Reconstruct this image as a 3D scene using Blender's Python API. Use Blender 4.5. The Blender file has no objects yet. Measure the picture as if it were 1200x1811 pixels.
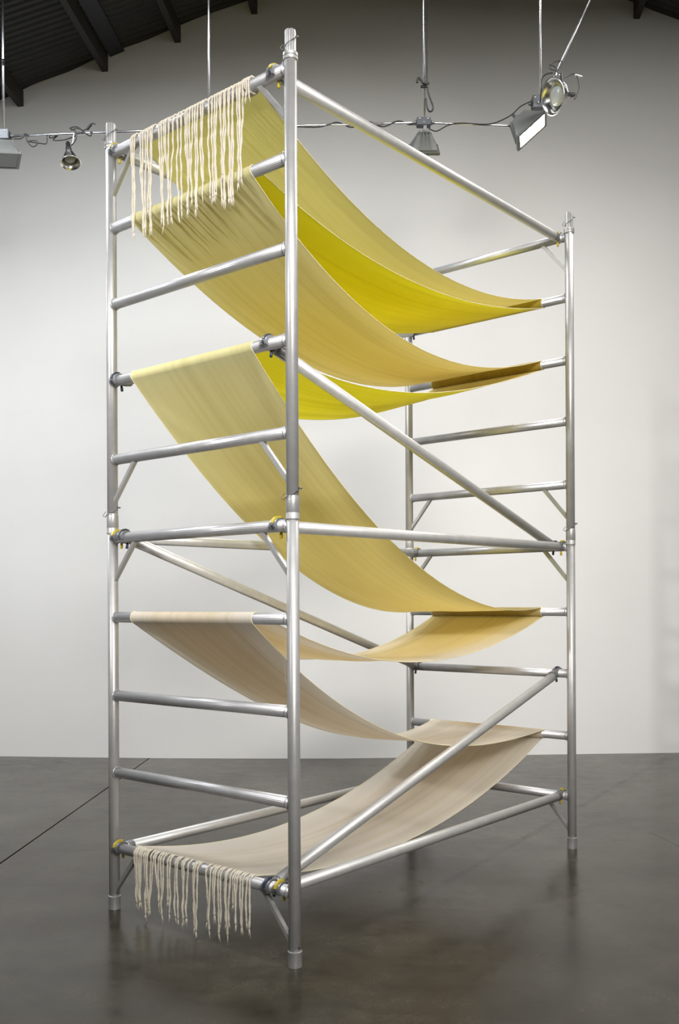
import bpy, bmesh, math, random
from mathutils import Vector, Matrix
random.seed(7)
C = bpy.context.scene.collection
PI = math.pi

# ------------------------------------------------------------------ camera
cam_data = bpy.data.cameras.new('camera')
cam = bpy.data.objects.new('camera', cam_data); C.objects.link(cam)
cam_data.sensor_fit = 'VERTICAL'
cam_data.sensor_height = 36.0; cam_data.sensor_width = 36.0 * 1200 / 1811
cam_data.lens = 1719.4453 * 36.0 / 1811
cam_data.shift_y = 159.4265 / 1811
cam_data.clip_start = .05
_r = .0051
cam.matrix_world = Matrix(((math.cos(_r), math.sin(_r), 0, 0), (0, 0, -1, 0), (-math.sin(_r), math.cos(_r), 0, 1.5042), (0, 0, 0, 1)))
bpy.context.scene.camera = cam

# ------------------------------------------------------------------ world, lights, exposure
w = bpy.data.worlds.new('world'); bpy.context.scene.world = w; w.use_nodes = True
w.node_tree.nodes['Background'].inputs[0].default_value = (.8, .9, 1, 1)
w.node_tree.nodes['Background'].inputs[1].default_value = .02
vs = bpy.context.scene.view_settings
vs.view_transform = 'Standard'; vs.look = 'None'; vs.gamma = 1; vs.use_curve_mapping = False
vs.exposure = 0.1

def area(name, loc, target, sx, sy, power, col=(1, 1, 1), spread=180):
    d = bpy.data.lights.new(name, 'AREA'); d.shape = 'RECTANGLE'; d.size = sx; d.size_y = sy
    d.energy = power; d.color = col; d.spread = math.radians(spread)
    o = bpy.data.objects.new(name, d); C.objects.link(o)
    o.location = loc
    o.rotation_euler = (Vector(target) - Vector(loc)).to_track_quat('-Z', 'Y').to_euler()
    return o
# wall-wash fixtures hung from the roof, out of the frame; added fills marked below
area('hall_wash_fill', (-3.4, 6.0, 6.1), (-3.4, 6.45, 3.0), 1.6, .5, 138, (.93, .97, 1.0))
area('hall_wash_fill', (-.6, 6.0, 6.25), (-.6, 6.6, 3.0), 1.6, .5, 74, (.97, .985, 1.0))
area('hall_wash_fill', (2.9, 6.0, 6.65), (2.9, 6.7, 3.0), 1.6, .5, 106, (1.0, .975, .94))
area('hall_wash_fill', (-4.7, 7.0, 4.7), (-3.4, 7.1, 0), 1.4, 1.2, 62, (.96, .98, 1.0))  # unseen fill added to lift the lower left wall
area('hall_wash_fill', (5.0, 3.4, 4.7), (2.6, 3.7, 0), 2.4, 2.4, 34, (1.0, .95, .88))  # unseen side fill added to reach in under the sheets
area('hall_wash_fill', (1.0, .6, 5.4), (1.0, .8, 0), 7.0, 2.8, 230, (.98, .985, 1.0))  # broad unseen fill added for soft light on the tower
area('hall_wash_fill', (2.75, 6.3, 5.5), (.9, 7.0, 0), 1.2, 1.0, 46, (1.0, .97, .93))  # unseen fill added to brighten the lower middle wall
area('front_fill', (1.8, -3.2, 4.7), (-.6, 9.4, 1.0), 2.6, 1.6, 56, (1.0, .965, .92), 50)  # unseen frontal fill added for the lower wall and cloth
area('work_light', (-5.3, .45, 4.4), (3.3, 9.4, .9), .26, .26, 14, (1.0, .98, .97), 36)

# ------------------------------------------------------------------ helpers
def tag(o, label=None, cat=None, group=None, kind=None):
    if label: o['label'] = label
    if cat: o['category'] = cat
    if group: o['group'] = group
    if kind: o['kind'] = kind
    return o

def mesh_obj(name, bm, mat, parent=None, smooth=True, matrix=None):
    me = bpy.data.meshes.new(name); bm.to_mesh(me); bm.free()
    if smooth:
        for p in me.polygons: p.use_smooth = True
    if isinstance(mat, (list, tuple)):
        for m in mat: me.materials.append(m)
    elif mat: me.materials.append(mat)
    return place(name, me, parent, matrix)

def place(name, me, parent=None, matrix=None):
    o = bpy.data.objects.new(name, me); C.objects.link(o)
    if parent: o.parent = parent
    if matrix is not None: o.matrix_basis = matrix
    return o

def empty(name, loc, rz=0):
    o = bpy.data.objects.new(name, None); C.objects.link(o)
    o.location = loc; o.rotation_euler = (0, 0, rz); o.empty_display_size = .1
    return o

def sharpen(o, ang=35):
    me = o.data
    bm = bmesh.new(); bm.from_mesh(me)
    for e in bm.edges:
        if len(e.link_faces) == 2 and e.calc_face_angle(0) > math.radians(ang): e.smooth = False
    bm.to_mesh(me); bm.free()
    return o

def ring_sweep(bm, rings, close=False, cap=True):
    """rings: list of lists of coordinates, equal length"""
    vv = [[bm.verts.new(c) for c in r] for r in rings]
    n = len(vv[0]); R = len(vv)
    for i in range(R if close else R - 1):
        a, b = vv[i], vv[(i + 1) % R]
        for j in range(n):
            bm.faces.new((a[j], a[(j + 1) % n], b[(j + 1) % n], b[j]))
    if cap and not close:
        try:
            bm.faces.new(vv[0][::-1]); bm.faces.new(vv[-1])
        except ValueError: pass

def lathe(bm, prof, seg=32, closed=False, mod=None):
    """prof (r, z) pairs turned about local Z"""
    rings = []
    for (r, z) in prof:
        rings.append([((r + (mod(k / seg) if mod else 0)) * math.cos(2 * PI * k / seg), (r + (mod(k / seg) if mod else 0)) * math.sin(2 * PI * k / seg), z) for k in range(seg)])
    ring_sweep(bm, rings, close=closed)

def tube_path(bm, pts, r, seg=8, rfun=None, cap=True, twist=None):
    pts = [Vector(p) for p in pts]
    n = len(pts); rings = []
    t0 = (pts[1] - pts[0]).normalized()
    up = Vector((0, 0, 1)) if abs(t0.z) < .9 else Vector((1, 0, 0))
    nrm = (up - t0 * up.dot(t0)).normalized()
    for i, p in enumerate(pts):
        t = (pts[min(i + 1, n - 1)] - pts[max(i - 1, 0)]).normalized()
        nrm = (nrm - t * nrm.dot(t)).normalized(); b = t.cross(nrm)
        rr = rfun(i / (n - 1)) if rfun else r
        ring = []
        for k in range(seg):
            a = 2 * PI * k / seg
            q = rr * (1 + .28 * math.cos(2 * (a + twist * i))) if twist else rr
            ring.append(p + (nrm * math.cos(a) + b * math.sin(a)) * q)
        rings.append(ring)
    ring_sweep(bm, rings, cap=cap)

def box(bm, x0, x1, y0, y1, z0, z1, bevel=0):
    r = bmesh.ops.create_cube(bm, size=1)
    for v in r['verts']:
        v.co = Vector(((x0 + x1) / 2 + v.co.x * (x1 - x0), (y0 + y1) / 2 + v.co.y * (y1 - y0), (z0 + z1) / 2 + v.co.z * (z1 - z0)))
    if bevel:
        es = list({e for v in r['verts'] for e in v.link_edges})
        bmesh.ops.bevel(bm, geom=es, offset=bevel, segments=2, affect='EDGES')

def align(p, q):
    """matrix putting local +Z from p to q"""
    d = Vector(q) - Vector(p)
    return Matrix.Translation(p) @ d.to_track_quat('Z', 'Y').to_matrix().to_4x4()

# ------------------------------------------------------------------ materials
def srgb(r, g, b):
    f = lambda c: (c / 255 / 12.92) if c <= 10 else ((c / 255 + .055) / 1.055) ** 2.4
    return (f(r), f(g), f(b), 1)

class NT:
    def __init__(s, name):
        s.m = bpy.data.materials.new(name); s.m.use_nodes = True
        s.t = s.m.node_tree; s.b = s.t.nodes['Principled BSDF']
    def n(s, typ, **kw):
        nd = s.t.nodes.new(typ)
        for k, v in kw.items():
            if k.startswith('i_'):
                key = k[2:]; nd.inputs[int(key) if key.isdigit() else key.replace('_', ' ')].default_value = v
            else: setattr(nd, k, v)
        return nd
    def l(s, a, b): s.t.links.new(a, b)
    def ramp(s, fac, stops, interp='LINEAR'):
        r = s.n('ShaderNodeValToRGB'); cr = r.color_ramp; cr.interpolation = interp
        while len(cr.elements) < len(stops): cr.elements.new(.5)
        for e, (p, c) in zip(cr.elements, stops):
            e.position = p; e.color = c if len(c) == 4 else (*c, 1)
        s.l(fac, r.inputs[0]); return r

def simple(name, col, rough=.5, metal=0, bump=0, scale=200, **kw):
    k = NT(name); k.b.inputs['Base Color'].default_value = col
    k.b.inputs['Roughness'].default_value = rough; k.b.inputs['Metallic'].default_value = metal
    tc = k.n('ShaderNodeTexCoord'); nz = k.n('ShaderNodeTexNoise', i_Scale=scale * .12, i_Detail=4.0)
    k.l(tc.outputs['Object'], nz.inputs['Vector'])
    hs = k.n('ShaderNodeHueSaturation'); hs.inputs['Color'].default_value = col
    mr = k.n('ShaderNodeMapRange'); mr.inputs['To Min'].default_value = .86; mr.inputs['To Max'].default_value = 1.12
    k.l(nz.outputs['Fac'], mr.inputs['Value']); k.l(mr.outputs[0], hs.inputs['Value']); k.l(hs.outputs[0], k.b.inputs['Base Color'])
    if bump:
        n2 = k.n('ShaderNodeTexNoise', i_Scale=float(scale)); k.l(tc.outputs['Object'], n2.inputs['Vector'])
        bp = k.n('ShaderNodeBump', i_Strength=bump, i_Distance=.002); k.l(n2.outputs['Fac'], bp.inputs['Height']); k.l(bp.outputs[0], k.b.inputs['Normal'])
    return k.m

def brushed(name, col, r0, r1, groove, metal=1.0, stain=.15):
    """aluminium tube; the tube runs along its own local Z"""
    k = NT(name)
    tc = k.n('ShaderNodeTexCoord')
    mp = k.n('ShaderNodeMapping'); mp.inputs['Scale'].default_value = (1, 1, .02)
    k.l(tc.outputs['Object'], mp.inputs['Vector'])
    fine = k.n('ShaderNodeTexNoise', i_Scale=420.0, i_Detail=3.0); k.l(mp.outputs[0], fine.inputs['Vector'])
    oi = k.n('ShaderNodeObjectInfo')
    off = k.n('ShaderNodeVectorMath', operation='ADD'); k.l(tc.outputs['Object'], off.inputs[0]); k.l(oi.outputs['Random'], off.inputs[1])
    blot = k.n('ShaderNodeTexNoise', i_Scale=14.0, i_Detail=6.0, i_Roughness=.7); k.l(off.outputs[0], blot.inputs['Vector'])
    scr = k.n('ShaderNodeTexNoise', i_Scale=60.0, i_Detail=5.0, i_Roughness=.8)
    mp2 = k.n('ShaderNodeMapping'); mp2.inputs['Scale'].default_value = (1, 1, .12); k.l(off.outputs[0], mp2.inputs['Vector']); k.l(mp2.outputs[0], scr.inputs['Vector'])
    mk = k.ramp(scr.outputs['Fac'], [(0, (0, 0, 0, 1)), (.66, (0, 0, 0, 1)), (.78, (1, 1, 1, 1))])
    base = k.ramp(blot.outputs['Fac'], [(.3, tuple(c * (1 - stain) for c in col[:3])), (.7, col[:3])])
    mx = k.n('ShaderNodeMix', data_type='RGBA'); k.l(mk.outputs[0], mx.inputs[0]); mx.inputs[0].default_value = 0
    k.l(base.outputs[0], mx.inputs[6]); mx.inputs[7].default_value = tuple(c * .62 for c in col[:3]) + (1,)
    f2 = k.n('ShaderNodeMath', operation='MULTIPLY'); k.l(mk.outputs[0], f2.inputs[0]); f2.inputs[1].default_value = .5; k.l(f2.outputs[0], mx.inputs[0])
    k.l(mx.outputs[2], k.b.inputs['Base Color'])
    k.b.inputs['Metallic'].default_value = metal
    mr = k.n('ShaderNodeMapRange'); mr.inputs['To Min'].default_value = r0; mr.inputs['To Max'].default_value = r1
    k.l(blot.outputs['Fac'], mr.inputs['Value']); k.l(mr.outputs[0], k.b.inputs['Roughness'])
    bp = k.n('ShaderNodeBump', i_Strength=groove, i_Distance=.0008); k.l(fine.outputs['Fac'], bp.inputs['Height']); k.l(bp.outputs[0], k.b.inputs['Normal'])
    return k.m

M = {}
M['post'] = brushed('post_aluminium', (.50, .497, .49, 1), .34, .44, .14, .5)
M['rung'] = brushed('ribbed_aluminium', (.55, .55, .56, 1), .32, .42, .6, .6)
M['brace'] = brushed('brace_aluminium', (.64, .635, .62, 1), .4, .5, .12, .5)
M['collar'] = brushed('collar_aluminium', (.48, .48, .475, 1), .35, .45, .1, .5)
M['cast'] = simple('cast_alloy', (.34, .35, .37, 1), .42, .85, .5, 220)
M['yellow'] = simple('yellow_plastic', srgb(196, 174, 40), .4, 0)
M['navy'] = simple('dark_blue_plastic', srgb(45, 52, 72), .4, 0)
M['wire'] = simple('dull_wire', (.16, .16, .17, 1), .4, .8)
M['dark'] = simple('hole_dark', (.02, .02, .02, 1), .8)
M['conduit'] = brushed('galvanised_conduit', (.72, .73, .76, 1), .22, .35, .1, 1.0)
M['greycast'] = simple('grey_painted_casting', srgb(112, 114, 112), .45, .35, .3, 150)
M['boxgrey'] = simple('galvanised_box', srgb(88, 91, 95), .5, .5, .2, 120)
M['cable'] = simple('black_rubber', (.012, .012, .014, 1), .45)
M['chrome'] = simple('spun_aluminium', (.86, .86, .84, 1), .22, 1.0)
M['bulb'] = simple('frosted_bulb', (.42, .44, .42, 1), .25)
M['steel'] = simple('bright_steel', (.75, .75, .76, 1), .25, 1.0)
M['beam'] = simple('dark_timber', srgb(42, 39, 34), .7, 0, .4, 80)
M['strip'] = simple('flashing_paint', srgb(42, 44, 50), .6, 0, .3, 60)

k = NT('corrugated_deck')
tc = k.n('ShaderNodeTexCoord'); nz = k.n('ShaderNodeTexNoise', i_Scale=1.3, i_Detail=7.0, i_Roughness=.65); k.l(tc.outputs['Object'], nz.inputs['Vector'])
rp = k.ramp(nz.outputs['Fac'], [(.3, srgb(38, 38, 36)), (.7, srgb(56, 56, 54))]); k.l(rp.outputs[0], k.b.inputs['Base Color'])
k.b.inputs['Roughness'].default_value = .5; k.b.inputs['Metallic'].default_value = .3
M['deck'] = k.m

k = NT('white_plaster')
tc = k.n('ShaderNodeTexCoord'); nz = k.n('ShaderNodeTexNoise', i_Scale=.6, i_Detail=8.0, i_Roughness=.6); k.l(tc.outputs['Object'], nz.inputs['Vector'])
rp = k.ramp(nz.outputs['Fac'], [(.3, (.74, .735, .72, 1)), (.7, (.79, .785, .775, 1))]); k.l(rp.outputs[0], k.b.inputs['Base Color'])
n2 = k.n('ShaderNodeTexNoise', i_Scale=9.0, i_Detail=8.0); k.l(tc.outputs['Object'], n2.inputs['Vector'])
bp = k.n('ShaderNodeBump', i_Strength=.12, i_Distance=.01); k.l(n2.outputs['Fac'], bp.inputs['Height']); k.l(bp.outputs[0], k.b.inputs['Normal'])
k.b.inputs['Roughness'].default_value = .75; M['wall'] = k.m
M['far_wall'] = simple('grey_painted_wall', (.5, .5, .49, 1), .8)

# polished concrete
k = NT('polished_concrete')
tc = k.n('ShaderNodeTexCoord')
n1 = k.n('ShaderNodeTexNoise', i_Scale=.9, i_Detail=9.0, i_Roughness=.6, i_Distortion=.1); k.l(tc.outputs['Object'], n1.inputs['Vector'])
mp = k.n('ShaderNodeMapping'); mp.inputs['Scale'].default_value = (1, 1.3, 1); k.l(tc.outputs['Object'], mp.inputs['Vector'])
n2 = k.n('ShaderNodeTexNoise', i_Scale=5.0, i_Detail=10.0, i_Roughness=.72, i_Distortion=.15); k.l(mp.outputs[0], n2.inputs['Vector'])
n3 = k.n('ShaderNodeTexNoise', i_Scale=45.0, i_Detail=5.0, i_Roughness=.7); k.l(tc.outputs['Object'], n3.inputs['Vector'])
c1 = k.ramp(n1.outputs['Fac'], [(.30, (.014, .010, .005, 1)), (.42, (.030, .024, .015, 1)), (.55, (.048, .042, .030, 1)), (.72, (.082, .074, .056, 1))])
c2 = k.ramp(n2.outputs['Fac'], [(.3, (.5, .48, .45, 1)), (.5, (.95, .95, .95, 1)), (.72, (1.4, 1.39, 1.33, 1))])
mx = k.n('ShaderNodeMix', data_type='RGBA', blend_type='MULTIPLY'); mx.inputs[0].default_value = .8
k.l(c1.outputs[0], mx.inputs[6]); k.l(c2.outputs[0], mx.inputs[7])
c3 = k.ramp(n3.outputs['Fac'], [(.28, (.7, .7, .7, 1)), (.5, (1, 1, 1, 1)), (.72, (1.15, 1.15, 1.15, 1))])
mx2 = k.n('ShaderNodeMix', data_type='RGBA', blend_type='MULTIPLY'); mx2.inputs[0].default_value = .5
k.l(mx.outputs[2], mx2.inputs[6]); k.l(c3.outputs[0], mx2.inputs[7])
# worn lines in the slab: a diagonal one crossing under the tower and a faint one along the hall
sx = k.n('ShaderNodeSeparateXYZ'); k.l(tc.outputs['Object'], sx.inputs[0])
def line_mask(ax, ay, bx, by, width):
    L_ = math.hypot(bx - ax, by - ay); nx, ny = -(by - ay) / L_, (bx - ax) / L_; dx, dy = (bx - ax) / L_, (by - ay) / L_
    def lin(cx, cy, c0):
        a = k.n('ShaderNodeMath', operation='MULTIPLY_ADD'); k.l(sx.outputs[0], a.inputs[0]); a.inputs[1].default_value = cx; a.inputs[2].default_value = c0
        b = k.n('ShaderNodeMath', operation='MULTIPLY_ADD'); k.l(sx.outputs[1], b.inputs[0]); b.inputs[1].default_value = cy; k.l(a.outputs[0], b.inputs[2]); return b
    d = lin(nx, ny, -(ax * nx + ay * ny)); s_ = lin(dx, dy, -(ax * dx + ay * dy))
    ab = k.n('ShaderNodeMath', operation='ABSOLUTE'); k.l(d.outputs[0], ab.inputs[0])
    m1 = k.n('ShaderNodeMapRange', interpolation_type='SMOOTHSTEP'); k.l(ab.outputs[0], m1.inputs['Value'])
    m1.inputs['From Min'].default_value = width * .35; m1.inputs['From Max'].default_value = width; m1.inputs['To Min'].default_value = 1; m1.inputs['To Max'].default_value = 0
    g = k.n('ShaderNodeMath', operation='GREATER_THAN'); k.l(s_.outputs[0], g.inputs[0]); g.inputs[1].default_value = 0
    h_ = k.n('ShaderNodeMath', operation='LESS_THAN'); k.l(s_.outputs[0], h_.inputs[0]); h_.inputs[1].default_value = L_
    q = k.n('ShaderNodeMath', operation='MULTIPLY'); k.l(g.outputs[0], q.inputs[0]); k.l(h_.outputs[0], q.inputs[1])
    q2 = k.n('ShaderNodeMath', operation='MULTIPLY'); k.l(q.outputs[0], q2.inputs[0]); k.l(m1.outputs[0], q2.inputs[1]); return q2
cur = mx2.outputs[2]
for (args, dark) in (((.25, 4.7, 3.3, 9.6, .035), .42), ((-.925, 4.5, -.93, 9.0, .03), .22), ((2.0, 6.35, 2.07, 5.93, .012), .6), ((-4, 5.93, -.9, 5.93, .012), .3), ((-4, 5.2, .3, 5.2, .012), .3)):
    mk = line_mask(*args)
    mul = k.n('ShaderNodeMath', operation='MULTIPLY'); k.l(mk.outputs[0], mul.inputs[0]); mul.inputs[1].default_value = dark
    mul2 = k.n('ShaderNodeMath', operation='MULTIPLY'); k.l(mul.outputs[0], mul2.inputs[0]); k.l(n2.outputs['Fac'], mul2.inputs[1])
    mul3 = k.n('ShaderNodeMath', operation='MULTIPLY'); k.l(mul2.outputs[0], mul3.inputs[0]); mul3.inputs[1].default_value = 3.2
    m = k.n('ShaderNodeMix', data_type='RGBA'); k.l(mul3.outputs[0], m.inputs[0]); k.l(cur, m.inputs[6]); m.inputs[7].default_value = (.008, .007, .006, 1); cur = m.outputs[2]
k.l(cur, k.b.inputs['Base Color'])
rr = k.n('ShaderNodeMapRange'); k.l(n2.outputs['Fac'], rr.inputs['Value']); rr.inputs['From Min'].default_value = .3; rr.inputs['From Max'].default_value = .7
rr.inputs['To Min'].default_value = .16; rr.inputs['To Max'].default_value = .30; k.l(rr.outputs[0], k.b.inputs['Roughness'])
bp = k.n('ShaderNodeBump', i_Strength=.05, i_Distance=.004); k.l(n2.outputs['Fac'], bp.inputs['Height']); k.l(bp.outputs[0], k.b.inputs['Normal'])
k.b.inputs['Specular IOR Level'].default_value = .22
M['floor'] = k.m

# cloth: dyed lengthwise, deeper on one face; light and shade painted in at rungs
def cloth_material():
    k = NT('dyed_cotton')
    uv = k.n('ShaderNodeUVMap', uv_map='UVMap')
    sp = k.n('ShaderNodeSeparateXYZ'); k.l(uv.outputs[0], sp.inputs[0])
    #  u = sheet index / 8 ; v = across
    s = lambda i: i / 8
    pale = k.ramp(sp.outputs[0], [(s(0), srgb(205, 197, 118)), (s(1), srgb(222, 206, 120)), (s(1.98), srgb(228, 222, 172)), (s(2.3), srgb(230, 214, 135)), (s(3), srgb(240, 222, 150)), (s(3.98), srgb(228, 222, 172)), (s(4.3), srgb(232, 216, 138)), (s(5), srgb(240, 220, 142)), (s(5.9), srgb(233, 220, 196)), (s(8), srgb(238, 228, 212))])  # near-rung pale stops paint in extra light; first sheet dulled to look less lit
    deep = k.ramp(sp.outputs[0], [(s(0), srgb(240, 228, 60)), (s(.93), srgb(240, 232, 60)), (s(.99), srgb(196, 180, 84)), (s(1.01), srgb(196, 180, 84)), (s(1.07), srgb(244, 236, 80)), (s(1.5), srgb(246, 238, 50)), (s(2.95), srgb(240, 228, 70)), (s(2.99), srgb(190, 168, 88)), (s(3.01), srgb(190, 168, 88)), (s(3.06), srgb(246, 236, 90)), (s(3.6), srgb(246, 238, 50)), (s(4.6), srgb(240, 226, 70)), (s(4.99), srgb(190, 172, 110)), (s(5.01), srgb(190, 172, 110)), (s(5.06), srgb(240, 222, 150)), (s(5.5), srgb(242, 224, 180)), (s(6), srgb(238, 216, 170)), (s(6.35), srgb(240, 232, 218)), (s(6.96), srgb(240, 230, 214)), (s(6.99), srgb(196, 174, 132)), (s(7.01), srgb(196, 174, 132)), (s(7.06), srgb(238, 208, 156)), (s(7.35), srgb(240, 222, 190)), (s(7.6), srgb(238, 230, 216)), (s(8), srgb(238, 231, 219))])  # duller stops at the far rungs paint shade onto the wraps
    geo = k.n('ShaderNodeNewGeometry')
    mx = k.n('ShaderNodeMix', data_type='RGBA'); k.l(geo.outputs['Backfacing'], mx.inputs[0]); k.l(pale.outputs[0], mx.inputs[6]); k.l(deep.outputs[0], mx.inputs[7])
    # the cloth's borders stay undyed on its lower half
    e0 = k.n('ShaderNodeMath', operation='SUBTRACT'); k.l(sp.outputs[1], e0.inputs[0]); e0.inputs[1].default_value = .5
    e1 = k.n('ShaderNodeMath', operation='ABSOLUTE'); k.l(e0.outputs[0], e1.inputs[0])
    e2 = k.n('ShaderNodeMapRange', interpolation_type='SMOOTHSTEP'); k.l(e1.outputs[0], e2.inputs['Value']); e2.inputs['From Min'].default_value = .16; e2.inputs['From Max'].default_value = .47
    e3 = k.n('ShaderNodeMapRange', interpolation_type='SMOOTHSTEP'); k.l(sp.outputs[0], e3.inputs['Value']); e3.inputs['From Min'].default_value = .6; e3.inputs['From Max'].default_value = .68; e3.inputs['To Max'].default_value = .75
    e4 = k.n('ShaderNodeMath', operation='MULTIPLY'); k.l(e2.outputs[0], e4.inputs[0]); k.l(e3.outputs[0], e4.inputs[1])
    mxe = k.n('ShaderNodeMix', data_type='RGBA'); k.l(e4.outputs[0], mxe.inputs[0]); k.l(mx.outputs[2], mxe.inputs[6]); mxe.inputs[7].default_value = srgb(238, 231, 218); mx = mxe
    # streaks of dye running with the warp
    mp = k.n('ShaderNodeMapping'); mp.inputs['Scale'].default_value = (3.5, 16, 1); k.l(uv.outputs[0], mp.inputs['Vector'])
    n1 = k.n('ShaderNodeTexNoise', i_Scale=1.0, i_Detail=5.0, i_Roughness=.6); k.l(mp.outputs[0], n1.inputs['Vector'])
    mp2 = k.n('ShaderNodeMapping'); mp2.inputs['Scale'].default_value = (14, 260, 1); k.l(uv.outputs[0], mp2.inputs['Vector'])
    n2 = k.n('ShaderNodeTexNoise', i_Scale=1.0, i_Detail=2.0); k.l(mp2.outputs[0], n2.inputs['Vector'])
    r1 = k.ramp(n1.outputs['Fac'], [(.3, (.86, .85, .78, 1)), (.5, (1, 1, 1, 1)), (.7, (1.03, 1.03, 1.1, 1))])
    r2 = k.ramp(n2.outputs['Fac'], [(.3, (.955, .955, .95, 1)), (.7, (1.02, 1.02, 1.02, 1))])
    a = k.n('ShaderNodeMix', data_type='RGBA', blend_type='MULTIPLY'); a.inputs[0].default_value = .8; k.l(mx.outputs[2], a.inputs[6]); k.l(r1.outputs[0], a.inputs[7])
    b = k.n('ShaderNodeMix', data_type='RGBA', blend_type='MULTIPLY'); b.inputs[0].default_value = 1; k.l(a.outputs[2], b.inputs[6]); k.l(r2.outputs[0], b.inputs[7])
    k.l(b.outputs[2], k.b.inputs['Base Color']); k.b.inputs['Roughness'].default_value = .9
    k.b.inputs['Specular IOR Level'].default_value = .15
    tr = k.n('ShaderNodeBsdfTranslucent'); k.l(b.outputs[2], tr.inputs[0])
    mp3 = k.n('ShaderNodeMapping'); mp3.inputs['Scale'].default_value = (8 * 2.9 * 260, .84 * 260, 1)
    bp = k.n('ShaderNodeBump', i_Strength=.15, i_Distance=.004); k.l(n1.outputs['Fac'], bp.inputs['Height']); k.l(bp.outputs[0], k.b.inputs['Normal'])
    ms = k.n('ShaderNodeMixShader', i_0=.32); k.l(k.b.outputs[0], ms.inputs[1]); k.l(tr.outputs[0], ms.inputs[2])
    k.l(ms.outputs[0], k.t.nodes['Material Output'].inputs['Surface'])
    return k.m
M['cloth'] = cloth_material()
M['cord'] = simple('cotton_cord', srgb(216, 208, 190), .9, 0, .4, 900)
M['selvage'] = simple('cotton_edge', srgb(236, 226, 186), .9)

k = NT('lit_lamp_glass')
k.b.inputs['Base Color'].default_value = (1, .9, .7, 1)
k.b.inputs['Emission Color'].default_value = (1, .86, .62, 1); k.b.inputs['Emission Strength'].default_value = 70
M['lit'] = k.m
M['glass_dark'] = simple('dark_lens', (.05, .055, .06, 1), .08)

# ------------------------------------------------------------------ the room
WALL = [(-8.5, 9.75), (-5, 9.70), (-3.36, 9.60), (-2.49, 9.50), (-1.65, 9.42), (-.8, 9.375), (0, 9.355), (.62, 9.385), (1.1, 9.44), (1.6, 9.50), (2.2, 9.54), (3.34, 9.60), (5, 9.7), (9.2, 9.8)]
def wall_y(x):
    for (a, ya), (b, yb) in zip(WALL, WALL[1:]):
        if a <= x <= b: return ya + (yb - ya) * (x - a) / (b - a)
    return 9.7
DX = 140 / 1719.4                                   # ridge runs a little to the right of the view
def roof_z(x, y=9.5):
    xr = 1.21 + (y - 9.5) * DX; return 8.0 - .334 * abs(x - xr) if x < xr else 8.0 - .35 * abs(x - xr)
# back wall: a thick slab whose top follows the gable
bm = bmesh.new()
xs = [-8.5 + i * .25 for i in range(72)]
fr = []; 
for x in xs:
    y = wall_y(x); zt = roof_z(x, y) + .12
    fr.append([bm.verts.new((x, y, 0)), bm.verts.new((x, y, zt)), bm.verts.new((x, y + .25, zt)), bm.verts.new((x, y + .25, 0))])
for a, b in zip(fr, fr[1:]):
    for j in range(4): bm.faces.new((a[j], a[(j + 1) % 4], b[(j + 1) % 4], b[j]))
bm.faces.new(fr[0][::-1]); bm.faces.new(fr[-1])
bmesh.ops.recalc_face_normals(bm, faces=bm.faces)
tag(sharpen(mesh_obj('wall_back', bm, M['wall']), 40), kind='structure')
bm = bmesh.new(); box(bm, -8.75, -8.5, -6, 9.75, 0, 4.7); tag(mesh_obj('wall_left', bm, M['far_wall'], smooth=False), kind='structure')
bm = bmesh.new(); box(bm, 9.2, 9.45, -6, 9.8, 0, 5.1); tag(mesh_obj('wall_right', bm, M['far_wall'], smooth=False), kind='structure')
bm = bmesh.new(); box(bm, -8.75, 9.45, -6.25, -6, 0, 8.0); tag(mesh_obj('wall_front', bm, M['far_wall'], smooth=False), kind='structure')

# floor: sub-slab with concrete pours parted by a sawn joint
bm = bmesh.new(); box(bm, -8.75, 9.45, -6.25, 10.05, -.14, -.02); fl = tag(mesh_obj('floor', bm, M['floor'], smooth=False), kind='structure')
def jx(y): return -1.973 + (y - 5.633) * .0327
def slab(x0f, x1f):
    bm = bmesh.new(); ys = [-6.25, 0, 3, 5, 7, 9, 10.05]; rows = []
    for y in ys:
        rows.append([bm.verts.new((x0f(y), y, 0)), bm.verts.new((x1f(y), y, 0)), bm.verts.new((x1f(y), y, -.02)), bm.verts.new((x0f(y), y, -.02))])
    for a, b in zip(rows, rows[1:]):
        for j in range(4): bm.faces.new((a[j], a[(j + 1) % 4], b[(j + 1) % 4], b[j]))
    bm.faces.new(rows[0][::-1]); bm.faces.new(rows[-1]); bmesh.ops.recalc_face_normals(bm, faces=bm.faces)
    return mesh_obj('concrete_slab', bm, M['floor'], fl, smooth=False)
slab(lambda y: -8.75, lambda y: jx(y) - .006); slab(lambda y: jx(y) + .006, lambda y: 9.45)

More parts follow.
